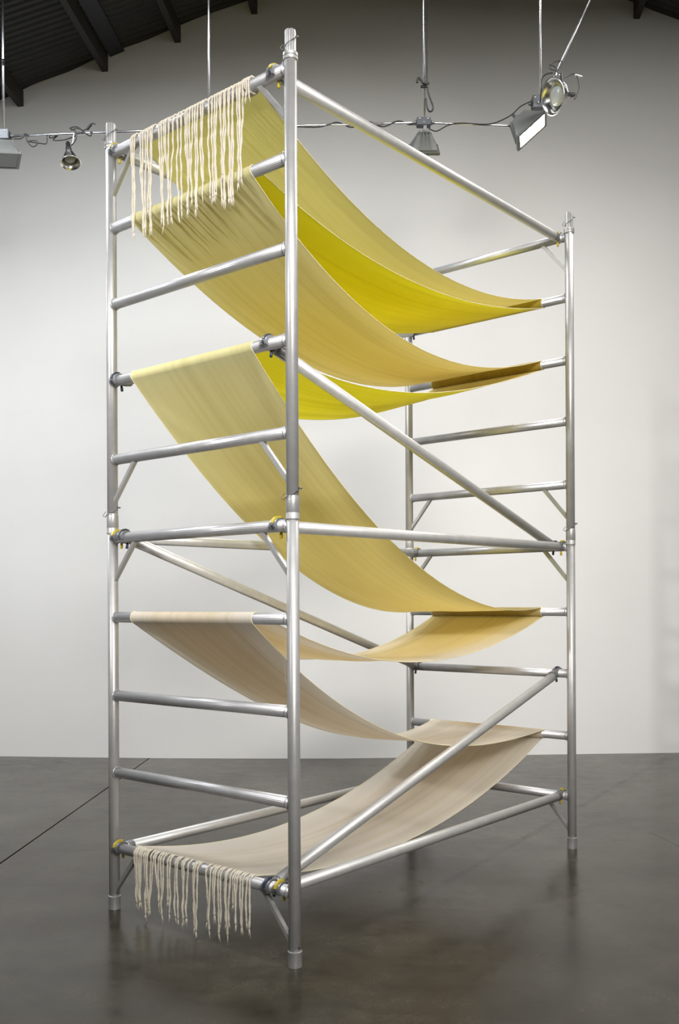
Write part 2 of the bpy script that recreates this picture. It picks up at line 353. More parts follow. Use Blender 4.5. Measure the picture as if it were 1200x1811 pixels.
# ceiling: corrugated deck on purlins
def deck_half(x_out, sl, sign):
    bm = bmesh.new(); rows = []; y = -6.2; per = .076; seg = 8
    n = int((10.0 + 6.2) / per * seg)
    for i in range(n + 1):
        y = -6.2 + i * per / seg; xr = 1.21 + (y - 9.5) * DX
        dz = .011 * math.sin(2 * PI * i / seg)
        rows.append([bm.verts.new((xr + (x_out - xr) * t, y, 8.0 - sl * abs(x_out - xr) * t + dz)) for t in (0, .5, 1)])
    for a, b in zip(rows, rows[1:]):
        for j in range(2): bm.faces.new((a[j], a[j + 1], b[j + 1], b[j]) if sign > 0 else (a[j + 1], a[j], b[j], b[j + 1]))
    return bm
ce = tag(mesh_obj('ceiling', deck_half(-8.7, .334, 1), M['deck']), kind='structure')
mesh_obj('deck_slope', deck_half(9.4, .35, -1), M['deck'], ce)
def purlin(xw):
    """xw: where its centre meets the back wall"""
    yw = wall_y(xw) + .02
    bm = bmesh.new(); w_ = .03; h_ = .145; rings = []
    for y in (yw, 4.0, -6.0):
        x = xw + (y - yw) * DX; zt = roof_z(xw, yw) - .012
        rings.append([(x - w_, y, zt + .012), (x + w_, y, zt + .012), (x + w_, y, zt - h_), (x - w_, y, zt - h_)])
    ring_sweep(bm, rings); bmesh.ops.recalc_face_normals(bm, faces=bm.faces)
    return mesh_obj('purlin', bm, M['beam'], ce, smooth=False)
for xw in (-5.5, -4.7, -3.92, -3.11, -2.255, -1.535, -.79, 0.0, .75, 1.6, 2.24, 2.955, 3.7, 4.5, 5.3, 6.1):
    purlin(xw)
def strip(x0, x1):
    bm = bmesh.new(); rings = []
    for y in (9.5, -6.0):
        o = (y - 9.5) * DX
        za, zb = roof_z(x0, 9.5) - .022, roof_z(x1, 9.5) - .022
        rings.append([(x0 + o, y, za), (x1 + o, y, zb), (x1 + o, y, zb - .012), (x0 + o, y, za - .012)])
    ring_sweep(bm, rings); bmesh.ops.recalc_face_normals(bm, faces=bm.faces)
    return mesh_obj('flashing_strip', bm, M['strip'], ce, smooth=False)
strip(-2.2, -2.06)

# ------------------------------------------------------------------ the scaffold tower
TX, TY, TH = -1.1158, 4.7954, -.699
W, L = 1.2075, 2.4866
ZN = [3.7164, 3.3467, 2.9733, 2.5945, 2.2095, 1.8241, 1.436, 1.0508, .6733, .3039]
ZF = [3.7257, 3.3527, 2.9706, 2.5997, 2.2147, 1.8349, 1.4378, 1.0608, .6807, .314]
R = .0262
tower = empty('scaffold_tower', (TX, TY, 0), TH)
tag(tower, 'tall aluminium scaffold tower of ladder frames and braces carrying the draped cloth', 'scaffold')

def upright_parts(u, v, low):
    if low:
        bm = bmesh.new(); lathe(bm, [(R * .9, .002), (R, .004), (R, 1.845), (R * .9, 1.846)], 32)
        up = mesh_obj('upright', bm, M['post'], tower, matrix=Matrix.Translation((u, v, 0)))
        bm = bmesh.new(); lathe(bm, [(.024, .0), (.0290, .0), (.0292, .004), (.0292, .058), (.0300, .060), (.0300, .064), (.0262, .066)], 32)
        sharpen(mesh_obj('foot_socket', bm, M['collar'], up))
        bm = bmesh.new(); lathe(bm, [(.0, 0), (.0048, 0), (.0048, .002), (0, .002)], 12)
        a = -PI / 2 + .75 - TH
        mesh_obj('pin_hole', bm, M['dark'], up, matrix=Matrix.Translation((.0252 * math.cos(a), .0252 * math.sin(a), .082)) @ Matrix.Rotation(a, 4, 'Z') @ Matrix.Rotation(PI / 2, 4, 'Y'))
    else:
        bm = bmesh.new(); lathe(bm, [(R * .9, 1.849), (R, 1.85), (R, 3.762), (R * .9, 3.763)], 32)
        up = mesh_obj('upright', bm, M['post'], tower, matrix=Matrix.Translation((u, v, 0)))
        bm = bmesh.new(); lathe(bm, [(R, 1.846), (.0292, 1.847), (.0296, 1.850), (.0296, 1.852), (.0288, 1.853), (.0288, 1.872), (.0278, 1.8735), (.0278, 1.8755), (.0288, 1.877), (.0284, 1.935), (R, 1.945)], 32)
        sharpen(mesh_obj('joint_sleeve', bm, M['collar'], up), 50)
        bm = bmesh.new(); lathe(bm, [(R, 3.742), (.0305, 3.743), (.0315, 3.746), (.0315, 3.753), (.0288, 3.7545), (.0288, 3.7575), (.0315, 3.759), (.0315, 3.771), (.0225, 3.775)], 32)
        sharpen(mesh_obj('top_collar', bm, M['collar'], up), 50)
        bm = bmesh.new()
        gm = lambda t: -.0026 * max(0, math.cos(2 * PI * 9 * t)) ** 3 - (.004 if .80 < t < .87 else 0)
        lathe(bm, [(.0235, 3.765), (.0235, 3.862), (.0215, 3.868), (.008, 3.868)], 90, mod=None)
        bm.free(); bm = bmesh.new()
        rings = []
        for (r, z) in ((.0238, 3.765), (.0238, 3.860), (.0222, 3.867), (.017, 3.867)):
            rings.append([((r + gm(j / 90)) * math.cos(2 * PI * j / 90), (r + gm(j / 90)) * math.sin(2 * PI * j / 90), z) for j in range(90)])
        ring_sweep(bm, rings); sharpen(mesh_obj('spigot', bm, M['collar'], up), 40)
        pin(up, .0248, 3.838, .052); pin(up, .0290, 1.975, .045)
    return up
def pin(up, r, z, drop):
    """spring wire clip: head on the right, wire swept round the camera side and down to a hook on the left"""
    bm = bmesh.new(); pts = []
    a0, a1 = -.25 - TH, -PI + .15 - TH
    for i in range(15):
        t = i / 14; a = a0 + (a1 - a0) * t
        rr = r + .0035 + .003 * math.sin(PI * t)
        pts.append((rr * math.cos(a), rr * math.sin(a), z - drop * (1 - (1 - t) ** 1.3) * 1.0))
    ex = Vector((math.cos(a1), math.sin(a1), 0))
    last = Vector(pts[-1]); pts += [tuple(last + ex * .010 + Vector((0, 0, .001))), tuple(last + ex * .014 + Vector((0, 0, .006))), tuple(last + ex * .006 + Vector((0, 0, .018))), tuple(last + Vector((0, 0, .026)))]
    tube_path(bm, pts, .0017, 6)
    e0 = Vector((math.cos(a0), math.sin(a0), 0))
    tube_path(bm, [e0 * (r - .006) + Vector((0, 0, z)), e0 * (r + .012) + Vector((0, 0, z))], .0042, 10)
    mesh_obj('locking_pin', bm, M['wire'], up)
for (u, v) in ((0, 0), (W, 0), (0, L), (W, L)):
    upright_parts(u, v, True); upright_parts(u, v, False)

def ribbed_rung():
    bm = bmesh.new(); n = 96; l = W - 2 * .0235
    rib = lambda t: -.0007 * (1 if (int(t * 96) % 4 == 0) else 0)
    rings = []
    for z in (0, l): rings.append([((R - .0004 + rib(j / n)) * math.cos(2 * PI * j / n), (R - .0004 + rib(j / n)) * math.sin(2 * PI * j / n), z) for j in range(n)])
    ring_sweep(bm, rings)
    for z in (.0045, l - .0045):       # weld beads
        rs = []
        for j in range(32):
            a = 2 * PI * j / 32; q = .0034 + .0006 * math.sin(a * 9)
            rs.append([((R + math.cos(b * PI / 3) * q) * math.cos(a), (R + math.cos(b * PI / 3) * q) * math.sin(a), z + math.sin(b * PI / 3) * q) for b in range(6)])
        ring_sweep(bm, rs, close=True)
    bmesh.ops.recalc_face_normals(bm, faces=bm.faces)
    me = bpy.data.meshes.new('rung'); bm.to_mesh(me); bm.free(); me.materials.append(M['rung'])
    for p in me.polygons: p.use_smooth = True
    return me
rung_me = ribbed_rung()
for v, Z in ((0, ZN), (L, ZF)):
    for z in Z: place('rung', rung_me, tower, align((.0235, v, z), (W - .0235, v, z)))

def gusset_mesh():
    a = Vector((.178, 0, -.018)); b = Vector((.018, 0, -.205)); d = b - a
    bm = bmesh.new(); l = d.length; box(bm, -.0105, .0105, -.0105, .0105, 0, l, .002)
    me = bpy.data.meshes.new('gusset'); bm.to_mesh(me); bm.free(); me.materials.append(M['collar'])
    return me, a, b
gm_, ga, gb = gusset_mesh()
for v, Z in ((0, ZN), (L, ZF)):
    for i in (0, 4, 5, 9):
        z = Z[i]
        k_ = 1 if i != 9 else 1
        place('gusset', gm_, tower, align((ga.x, v, z + ga.z), (gb.x, v, z + gb.z)))
        place('gusset', gm_, tower, align((W - ga.x, v, z + ga.z), (W - gb.x, v, z + gb.z)))

def hook_mesh():
    """cast jaw clasping a rung: rung axis is local X, brace comes in along +Y"""
    bm = bmesh.new()
    for x0, x1, a0, a1 in ((-.019, -.007, -40, 215), (-.0065, .0065, -55, 190), (.007, .019, -40, 215)):
        rings = []; n = 18
        for i in range(n + 1):
            a = math.radians(a0 + (a1 - a0) * i / n); t = i / n
            ro = .0372 + .003 * math.sin(t * 9) - (.005 if i in (0, n) else 0)
            ri = .0268
            ca, sa = math.cos(a), math.sin(a)
            rings.append([(x0, ri * ca, ri * sa), (x1, ri * ca, ri * sa), (x1 - .001, ro * ca, ro * sa), (x0 + .001, ro * ca, ro * sa)])
        ring_sweep(bm, rings)
    # throat joining the jaw to the brace tube
    rings = []
    for y, r in ((.030, .020), (.040, .0265), (.055, .0275), (.075, .0272)):
        rings.append([(r * math.cos(2 * PI * j / 20), y, r * math.sin(2 * PI * j / 20)) for j in range(20)])
    ring_sweep(bm, rings)
    bmesh.ops.recalc_face_normals(bm, faces=bm.faces)
    me = bpy.data.meshes.new('hook'); bm.to_mesh(me); bm.free(); me.materials.append(M['cast'])
    return me
hook_me = hook_mesh()
def latch_mesh(mat, nm):
    bm = bmesh.new(); rings = []
    for i in range(9):
        a = math.radians(70 + 95 * i / 8); ca, sa = math.cos(a), math.sin(a)
        rings.append([(-.0068, .033 * ca, .033 * sa), (.0068, .033 * ca, .033 * sa), (.0062, .0425 * ca, .0425 * sa), (-.0062, .0425 * ca, .0425 * sa)])
    ring_sweep(bm, rings)
    me = bpy.data.meshes.new(nm); bmesh.ops.recalc_face_normals(bm, faces=bm.faces); bm.to_mesh(me); bm.free(); me.materials.append(mat); return me
def trig_mesh(mat, nm):
    bm = bmesh.new(); lathe(bm, [(0.0045, -.052), (.0068, -.050), (.0068, -.034), (.005, -.022)], 12)
    me = bpy.data.meshes.new(nm); bm.to_mesh(me); bm.free(); me.materials.append(mat)
    for p in me.polygons: p.use_smooth = True
    return me
LT = {c: (latch_mesh(M[c], 'latch'), trig_mesh(M[c], 'release_trigger')) for c in ('yellow', 'navy')}

def brace(un, zn, uf, zf, col):
    p, q = Vector((un, 0, zn)), Vector((uf, L, zf)); d = (q - p).normalized()
    a, b = p + d * .05, q - d * .05
    bm = bmesh.new(); l = (b - a).length; lathe(bm, [(R * .8, 0), (R, .001), (R, l - .001), (R * .8, l)], 32)
    mt = align(a, b); br = mesh_obj('brace', bm, M['brace'], tower, matrix=mt)
    inv = mt.inverted()
    for pt, dd in ((p, d), (q, -d)):
        ang = math.atan2(dd.z, abs(dd.y)) * .55
        m = Matrix.Translation(pt) @ Matrix.Rotation(0 if dd.y > 0 else PI, 4, 'Z') @ Matrix.Rotation(ang, 4, 'X')
        h = place('hook', hook_me, br, inv @ m)
        la = place('latch', LT[col][0], br, inv @ m); tr = place('release_trigger', LT[col][1], br, inv @ m @ Matrix.Translation((0, .018, 0)))
        la['label'] = tr['label'] = ('yellow' if col == 'yellow' else 'dark blue') + ' plastic catch'
for a in ((1.123, 0, 1.141, 0, 'yellow'), (1.078, 3, 1.103, 5, 'navy'), (1.125, 5, 1.153, 5, 'yellow'), (1.066, 9, 1.114, 7, 'navy'), (1.131, 9, 1.141, 9, 'yellow'),
          (.046, 0, .06, 0, 'yellow'), (.046, 3, .053, 1, 'navy'), (.046, 5, .063, 5, 'yellow'), (.098, 5, .063, 7, 'navy'), (.046, 9, .063, 9, 'yellow')):
    brace(a[0], ZN[a[1]], a[2], ZF[a[3]], a[4])

# ------------------------------------------------------------------ the cloth
FIT = {'AR': [-1.154, .128, .985, 1.029], 'AL': [-1.15, .1, .187, .203], 'BR': [-.789, .196, .99, 1.033], 'BL': [-.88, .45, .184, .205],
       'CR': [-1.369, .439, 1.0, 1.026], 'CL': [-1.196, -.044, .195, .207], 'DR': [-.726, .366, .994, 1.021], 'DL': [-.877, -.148, .178, .2],
       'ER': [-1.435, .014, 1.0, 1.013], 'EL': [-1.483, -.104, .185, .2], 'FR': [-.983, .207, .99, 1.017], 'FL': [-1.049, -.16, .169, .189],
       'GR': [-1.16, .52, .99, 1.03], 'GL': [-1.098, -.521, .171, .19], 'HR': [-.815, .009, .974, 1.006], 'HL': [-.863, .111, .159, .17]}
SEQ = [('A', 1, 2, 1, 1), ('B', 2, 2, 1, -1), ('C', 2, 3, -1, 1), ('D', 4, 3, 1, -1), ('E', 4, 7, -1, 1), ('F', 7, 7, 1, -1), ('G', 7, 9, -1, 1), ('H', 10, 9, 1, -1)]
R0 = .0285
NW = 33
def sheet_curve(key, n, m, sn, sf, w, nseg=56):
    a, b, un, uf = [FIT[key + 'L'][i] * (1 - w) + FIT[key + 'R'][i] * w for i in range(4)]
    zn, zf = ZN[n - 1], ZF[m - 1]; dz = zf - zn
    s0 = dz + a - b / 2; s1 = dz - a - b / 2
    def off(s, sg): q = sg * R0 / math.hypot(s, L); return -s * q, L * q
    v0, z0 = off(s0, sn); v1, z1 = off(s1, sf)
    out = []
    ph = ord(key) * 1.7
    for i in range(nseg + 1):
        t = i / nseg
        env = math.sin(PI * t)
        rip = env * (.0045 * math.sin(w * 9.5 + ph + t * 1.2) + .0025 * math.sin(w * 21 + ph * 2 - t * 2.0) * (1 - t * .4))
        z = (zn + z0) * (1 - t) + (zf + z1) * t + t * (1 - t) * (a + b * (t - .5)) + rip
        edge = .004 * env * math.sin(3 * t + ph)
        out.append((un + (uf - un) * t + edge, v0 * (1 - t) + (L + v1) * t, z))
    return out, (v0, z0), (v1, z1), un, uf
def column(w):
    pts = []; sidx = []
    curves = [sheet_curve(*s, w) for s in SEQ]
    for i, (s, c) in enumerate(zip(SEQ, curves)):
        fwd = i % 2 == 0
        cc = c[0] if fwd else c[0][::-1]
        n = len(cc)
        for j, p in enumerate(cc): pts.append(p); sidx.append((i + j / (n - 1)) / 8)
        if i < 7:
            nx = curves[i + 1]
            if fwd:   # round a far rung, over the back and once more round
                cu, cv, cz = (c[4] + nx[4]) / 2, L, ZF[s[2] - 1]
                a0 = math.atan2(c[2][1], c[2][0]); a1 = math.atan2(nx[2][1], nx[2][0])
                d = (a1 - a0) % (2 * PI) ; d = d - 2 * PI        # clockwise: top -> away side -> bottom
                d -= 2 * PI; ns = 34
            else:     # over the top of a near rung, down its camera side
                cu, cv, cz = (c[3] + nx[3]) / 2, 0, ZN[s[1] - 1]
                a0 = math.atan2(c[1][1], c[1][0]); a1 = math.atan2(nx[1][1], nx[1][0])
                d = (a1 - a0) % (2 * PI); ns = 16
            for j in range(1, ns):
                t = j / ns; a = a0 + d * t
                rr = R0 - .0007 * math.sin(PI * t)
                u0_, u1_ = (c[4], nx[4]) if fwd else (c[3], nx[3])
                pts.append((u0_ + (u1_ - u0_) * t, cv + rr * math.cos(a), cz + rr * math.sin(a))); sidx.append((i + 1) / 8)
    return pts, sidx
bm = bmesh.new(); uvl = bm.loops.layers.uv.new('UVMap')
cols = [column(j / (NW - 1)) for j in range(NW)]
grid = [[bm.verts.new(p) for p in c[0]] for c in cols]
for j in range(NW - 1):
    for i in range(len(cols[0][0]) - 1):
        # winding: along the path, then across the width
        f = bm.faces.new((grid[j][i], grid[j][i + 1], grid[j + 1][i + 1], grid[j + 1][i]))
        for lp, (jj, ii) in zip(f.loops, ((j, i), (j, i + 1), (j + 1, i + 1), (j + 1, i))):
            lp[uvl].uv = (cols[jj][1][ii], jj / (NW - 1))
cloth = mesh_obj('draped_cloth', bm, M['cloth'])
cloth.location = (TX, TY, 0); cloth.rotation_euler = (0, 0, TH)
tag(cloth, 'long fringed cotton cloth zigzagging down the scaffold, yellow at the top fading to cream', 'cloth')
for j in (0, NW - 1):
    bm = bmesh.new(); tube_path(bm, cols[j][0], .0018, 5); mesh_obj('selvage', bm, M['selvage'], cloth)

def cord(u, zr, sv, sz, length, r=.0038, coil=0, pull=0):
    """from the cloth's end behind the rung, over it and down in front"""
    bm = bmesh.new(); pts = []
    rr = R + r + .0008
    a_s = math.atan2(sz, sv); 
    base = Vector((u, sv * 1.0, zr + sz))
    n = 14; tot = PI + .15 - a_s + coil * 2 * PI; n = int(14 + coil * 20)
    du = random.uniform(-.005, .005)
    for i in range(n + 1):
        t = i / n; a = a_s + tot * t
        q = rr + (.003 if coil else .0012 * random.random())
        pts.append((u + du * t + coil * .012 * t, q * math.cos(a), zr + q * math.sin(a)))
    x, y, z = pts[-1]; zt = z; L0 = max(.05, length - (zr - z)); st = int(L0 / .012)
    p1, p2 = random.uniform(0, 6), random.uniform(0, 6); dr = random.uniform(-.006, .006) + pull; k1 = random.uniform(14, 26)
    for i in range(1, st + 1):
        t = i / st; s = L0 * t
        wob = min(1, t * 4)
        pts.append((x + dr * min(1, t * 1.35) ** 1.2 + wob * .0022 * math.sin(k1 * s + p1) + wob * .0009 * math.sin(55 * s + p2), y - .001 + wob * .003 * math.sin(k1 * .8 * s + p2) + wob * .0012 * math.sin(60 * s), z - s))
    N_ = len(pts)
    tube_path(bm, pts, r, 8, rfun=lambda t: r * (1.06 + .12 * math.sin(t * 90 + p1)) * (.8 if t > .985 else 1), twist=.55)
    e = Vector(pts[-1])
    for f_ in range(random.choice((3, 4, 5))):
        a = random.uniform(0, 6.28); l = random.uniform(.012, .04); sp = random.uniform(.003, .011)
        tube_path(bm, [e + Vector((0, 0, .006)), e + Vector((math.cos(a) * sp * .5, math.sin(a) * sp * .4, -l * .5)), e + Vector((math.cos(a) * sp, math.sin(a) * sp * .6, -l))], .0013, 5, rfun=lambda t: .0026 * (1 - .7 * t))
    return mesh_obj('fringe_cord', bm, M['cord'], cloth)
TOP = [(.2, .455), (.209, .47), (.222, .44), (.2676, .473), (.2902, .47), (.3114, .471), (.3299, .388), (.3469, .48), (.36, .475), (.4027, .461), (.4181, .427), (.4372, .494), (.4538, .461), (.4753, .467), (.5004, .465), (.5377, .474), (.5562, .455), (.5905, .431), (.6051, .451), (.6196, .463), (.6353, .419), (.6533, .472), (.6712, .453), (.689, .425), (.7102, .372), (.7477, .437), (.7651, .454), (.7801, .454), (.7939, .43), (.811, .372), (.8258, .47), (.8395, .482), (.853, .489), (.8676, .485), (.8788, .484), (.8933, .48), (.9044, .487), (.9177, .433), (.9309, .40), (.9441, .41), (.9561, .42)]
BOT = [(.20, .22), (.21, .245), (.2191, .25), (.2299, .235), (.2393, .225), (.2541, .235), (.2661, .22), (.2833, .284), (.2926, .248), (.319, .26), (.3386, .239), (.3516, .228), (.3749, .207), (.3904, .245), (.4097, .266), (.4415, .194), (.4541, .249), (.4981, .256), (.5105, .262), (.5414, .264), (.5537, .253), (.5806, .243), (.6205, .255), (.6326, .273), (.6469, .29), (.7037, .23), (.733, .267), (.7504, .2), (.7619, .194), (.7849, .268), (.7964, .226), (.8248, .212), (.8338, .265), (.8563, .205), (.8753, .124), (.8865, .168), (.8976, .204), (.9196, .2), (.9361, .208), (.9601, .184), (.9741, .204)]
TC = (.225, .30, .345, .43, .47, .547, .61, .665, .71, .765, .84, .885, .94)
BC = (.23, .295, .39, .447, .504, .555, .63, .718, .756, .79, .835, .886, .93, .967)
for i, (u, l) in enumerate(TOP):
    w_ = min(1, max(0, (u - .187) / (.985 - .187)))
    c = sheet_curve(*SEQ[0], w_)
    cord(u, ZN[0], c[1][0], c[1][1], l - .02, pull=.55 * (min(TC, key=lambda q: abs(q - u)) - u))
for u in (.955, .968, .98):
    c = sheet_curve(*SEQ[0], .98); cord(u, ZN[0], c[1][0], c[1][1], .06, coil=1)
for i, (u, l) in enumerate(BOT):
    w_ = min(1, max(0, (u - .159) / (.974 - .159)))
    c = sheet_curve(*SEQ[7], w_)
    cord(u, ZN[9], c[1][0], c[1][1], l - .015, r=.0042, pull=.6 * (min(BC, key=lambda q: abs(q - u)) - u))
# loose weft threads
def thread(pts): 
    bm = bmesh.new(); tube_path(bm, pts, .0011, 5); mesh_obj('loose_thread', bm, M['cord'], cloth)
thread([(1.012, .16, 1.335), (1.013, .158, 1.28), (1.009, .156, 1.22), (1.016, .155, 1.165), (1.022, .154, 1.14)])

# ------------------------------------------------------------------ pipes and lamps on the far side of the tower
rig = tag(empty('conduit_rig', (0, 7.5, 5.15)), 'thin silver conduit rail with drop rods and junction boxes crossing behind the tower', 'conduit')
def rig_tube(name, a, b, r):
    o = Vector((0, 7.5, 5.15)); a, b = Vector(a) - o, Vector(b) - o
    bm = bmesh.new(); lathe(bm, [(r * .8, 0), (r, .001), (r, (b - a).length - .001), (r * .8, (b - a).length)], 14)
    return mesh_obj(name, bm, M['conduit'], rig, matrix=align(a, b))
rig_tube('horizontal_pipe', (-2.53, 7.55, 5.135), (-.99, 7.50, 5.163), .0105)
rig_tube('horizontal_pipe', (-.99, 7.50, 5.163), (.61, 7.45, 5.175), .0085)
rig_tube('horizontal_pipe', (.72, 7.45, 5.172), (1.40, 7.45, 5.142), .0085)
for x, y, zb in ((-2.59, 7.55, 5.17), (-.987, 7.5, 5.165), (.668, 7.45, 5.20), (1.56, 7.45, 5.36)):
    xr_ = roof_z(x, y); rig_tube('drop_pipe', (x, y, zb), (x + .002, y, roof_z(x, y) - .01 + .334 * 0), .0098)
def jbox(x, y, z, w_, h_, d_):
    bm = bmesh.new(); box(bm, -w_ / 2, w_ / 2, -d_ / 2, d_ / 2, -h_ / 2, h_ / 2, .004)
    j = mesh_obj('junction_box', bm, M['boxgrey'], rig, smooth=False, matrix=Matrix.Translation((x, y - 7.5, z - 5.15)))
    for sx in (-1, 1):
        bm = bmesh.new(); lathe(bm, [(.017, 0), (.017, .012), (.013, .016), (.013, .026), (.0095, .028)], 10)
        mesh_obj('conduit_fitting', bm, M['greycast'], j, matrix=align((sx * w_ / 2, 0, 0), (sx * (w_ / 2 + .05), 0, 0)))
    for (sx, sz) in ((-.3, .3), (.3, .3), (0, -.1)):
        bm = bmesh.new(); lathe(bm, [(.006, 0), (.006, .002), (.003, .003)], 8)
        mesh_obj('box_screw', bm, M['steel'], j, matrix=align((sx * w_, -d_ / 2, sz * h_), (sx * w_, -d_ / 2 - .01, sz * h_)))
jbox(-2.60, 7.55, 5.135, .125, .075, .09)
jbox(.663, 7.45, 5.175, .108, .062, .06)
jbox(1.535, 7.45, 5.315, .085, .10, .085)
bm = bmesh.new(); lathe(bm, [(.013, 0), (.0145, .002), (.0145, .02), (.013, .022), (.013, .03), (.0145, .032), (.0145, .05), (.012, .052)], 14)
mesh_obj('pipe_coupling', bm, M['cable'], rig, matrix=Matrix.Translation((-2.59, .05, 5.68 - 5.15)))

def floodlight(loc, aim, roll, w_, h_, d_, lit, label):
    """housing opens towards local -Z"""
    root = empty('floodlight', loc)
    root.rotation_euler = (Vector(aim).to_track_quat('-Z', 'Y').to_matrix().to_4x4() @ Matrix.Rotation(roll, 4, 'Z')).to_euler()
    tag(root, label, 'floodlight', 'floodlights on the conduit rail')
    bm = bmesh.new(); rings = []
    for s, z in ((1, .012), (.98, .03), (.62, d_ * .8), (.52, d_), (.3, d_ * 1.02)):
        rings.append([(x * w_ / 2 * s, y * h_ / 2 * (s if s > .9 else s * .9), z) for x, y in ((-1, -.85), (-.9, -1), (.9, -1), (1, -.85), (1, .85), (.9, 1), (-.9, 1), (-1, .85))])
    ring_sweep(bm, rings); bmesh.ops.recalc_face_normals(bm, faces=bm.faces); sharpen(mesh_obj('housing', bm, M['greycast'], root), 25)
    bm = bmesh.new(); t = .012
    for a in ((-w_ / 2 - t, w_ / 2 + t, -h_ / 2 - t, -h_ / 2 + t), (-w_ / 2 - t, w_ / 2 + t, h_ / 2 - t, h_ / 2 + t), (-w_ / 2 - t, -w_ / 2 + t, -h_ / 2 + t, h_ / 2 - t), (w_ / 2 - t, w_ / 2 + t, -h_ / 2 + t, h_ / 2 - t)):
        box(bm, *a, -.006, .016, .002)
    mesh_obj('rim', bm, M['greycast'], root, smooth=False)
    bm = bmesh.new(); box(bm, -w_ / 2 + .012, w_ / 2 - .012, -h_ / 2 + .012, h_ / 2 - .012, -.003, .006)
    mesh_obj('lens', bm, M['lit'] if lit else M['glass_dark'], root, smooth=False)
    for x in (-.55, -.18, .18, .55):
        bm = bmesh.new(); rings = []
        for z, y0, y1 in ((.03, -.49, .49), (d_ * .8, -.33, .33), (d_ + .012, -.25, .25)):
            xx = x * w_ / 2 * (1 - .35 * z / d_)
            rings.append([(xx - .0025, y0 * h_ - .008, z), (xx + .0025, y0 * h_ - .008, z), (xx + .0025, y1 * h_ + .008, z), (xx - .0025, y1 * h_ + .008, z)])
        ring_sweep(bm, rings); bmesh.ops.recalc_face_normals(bm, faces=bm.faces); mesh_obj('cooling_fin', bm, M['greycast'], root, smooth=False)
    bm = bmesh.new(); lathe(bm, [(.02, d_ - .01), (.02, d_ + .03), (.013, d_ + .034), (.013, d_ + .06)], 14); mesh_obj('knuckle', bm, M['greycast'], root)
    return root
floodlight((-2.56, 7.55, 4.945), (.12, .05, -1), 0, .26, .17, .13, False, 'grey floodlight facing down under the junction box at the far left')
floodlight((.668, 7.50, 4.985), (0, .85, -1), 0, .205, .20, .12, False, 'grey unlit floodlight seen from behind under the middle junction box')
floodlight((1.482, 7.40, 5.085), (.66, -.30, -.74), .30, .15, .27, .15, True, 'grey floodlight glowing warm white, tilted to the right')

def bell(root, R1, H):
    bm = bmesh.new()
    prof = [(R1 + .006, .0), (R1 + .007, .003), (R1, .006), (R1 * .86, H * .22), (R1 * .68, H * .48), (R1 * .52, H * .72), (R1 * .36, H * .92), (.024, H), (.022, H + .03), (.019, H + .03), (.021, H - .004), (R1 * .33, H * .9), (R1 * .49, H * .7), (R1 * .65, H * .46), (R1 * .83, H * .2), (R1 * .97, .003)]
    rings = [[(r * math.cos(2 * PI * j / 36), r * math.sin(2 * PI * j / 36), z) for j in range(36)] for r, z in prof]
    ring_sweep(bm, rings, close=True); bmesh.ops.recalc_face_normals(bm, faces=bm.faces)
    mesh_obj('reflector', bm, M['chrome'], root)
    bm = bmesh.new(); lathe(bm, [(.004, H + .09), (.012, H + .085), (.017, H + .07), (.017, H + .03), (.021, H + .026), (.021, H + .008), (.012, H)], 18); mesh_obj('lamp_socket', bm, M['cable'], root)
    bm = bmesh.new(); lathe(bm, [(.001, .018), (R1 * .35, .022), (R1 * .55, .035), (R1 * .56, .05), (R1 * .4, H * .62), (.018, H * .85), (.014, H)], 24); mesh_obj('bulb', bm, M['bulb'], root)
def clamp_lamp(loc, axis, R1, H, label):
    root = empty('clamp_lamp', loc); root.rotation_euler = Vector(axis).to_track_quat('Z', 'Y').to_euler()
    tag(root, label, 'clamp lamp', 'silver clamp lamps'); bell(root, R1, H); return root
def child_path(name, root, pts, r, mat, seg=8):
    bpy.context.view_layer.update(); inv = root.matrix_basis.inverted()
    bm = bmesh.new(); tube_path(bm, smooth_pts([inv @ Vector(p) for p in pts]), r, seg); return mesh_obj(name, bm, mat, root)
def smooth_pts(P, n=6):
    out = []
    for i in range(len(P) - 1):
        p0, p1, p2, p3 = P[max(i - 1, 0)], P[i], P[i + 1], P[min(i + 2, len(P) - 1)]
        for j in range(n):
            t = j / n
            out.append(.5 * ((2 * p1) + (p2 - p0) * t + (2 * p0 - 5 * p1 + 4 * p2 - p3) * t * t + (3 * p1 - p0 - 3 * p2 + p3) * t ** 3))
    out.append(P[-1]); return out
la = clamp_lamp((-2.052, 7.49, 4.895), (-.2, .3, 1), .074, .118, 'small silver bell-shaped clamp lamp hanging from the left conduit rail')
child_path('hanger_rod', la, [(-2.035, 7.52, 5.14), (-2.04, 7.515, 5.08), (-2.055, 7.51, 5.03)], .005, M['steel'])
child_path('cord', la, [(-2.075, 7.515, 4.99), (-2.06, 7.51, 5.03), (-2.03, 7.5, 5.06), (-2.01, 7.5, 5.10), (-2.02, 7.5, 5.15), (-2.06, 7.5, 5.17), (-2.0, 7.49, 5.175), (-1.93, 7.49, 5.12), (-1.90, 7.50, 5.11), (-1.90, 7.52, 5.14)], .0045, M['cable'])
child_path('cord_plug', la, [(-1.925, 7.49, 5.155), (-1.905, 7.49, 5.18), (-1.89, 7.49, 5.195)], .010, M['cable'])
child_path('cord_tie', la, [(-2.05, 7.5, 5.155), (-2.0, 7.49, 5.165), (-1.96, 7.49, 5.15), (-1.925, 7.49, 5.16), (-1.89, 7.49, 5.2), (-1.86, 7.49, 5.195)], .004, M['cable'])

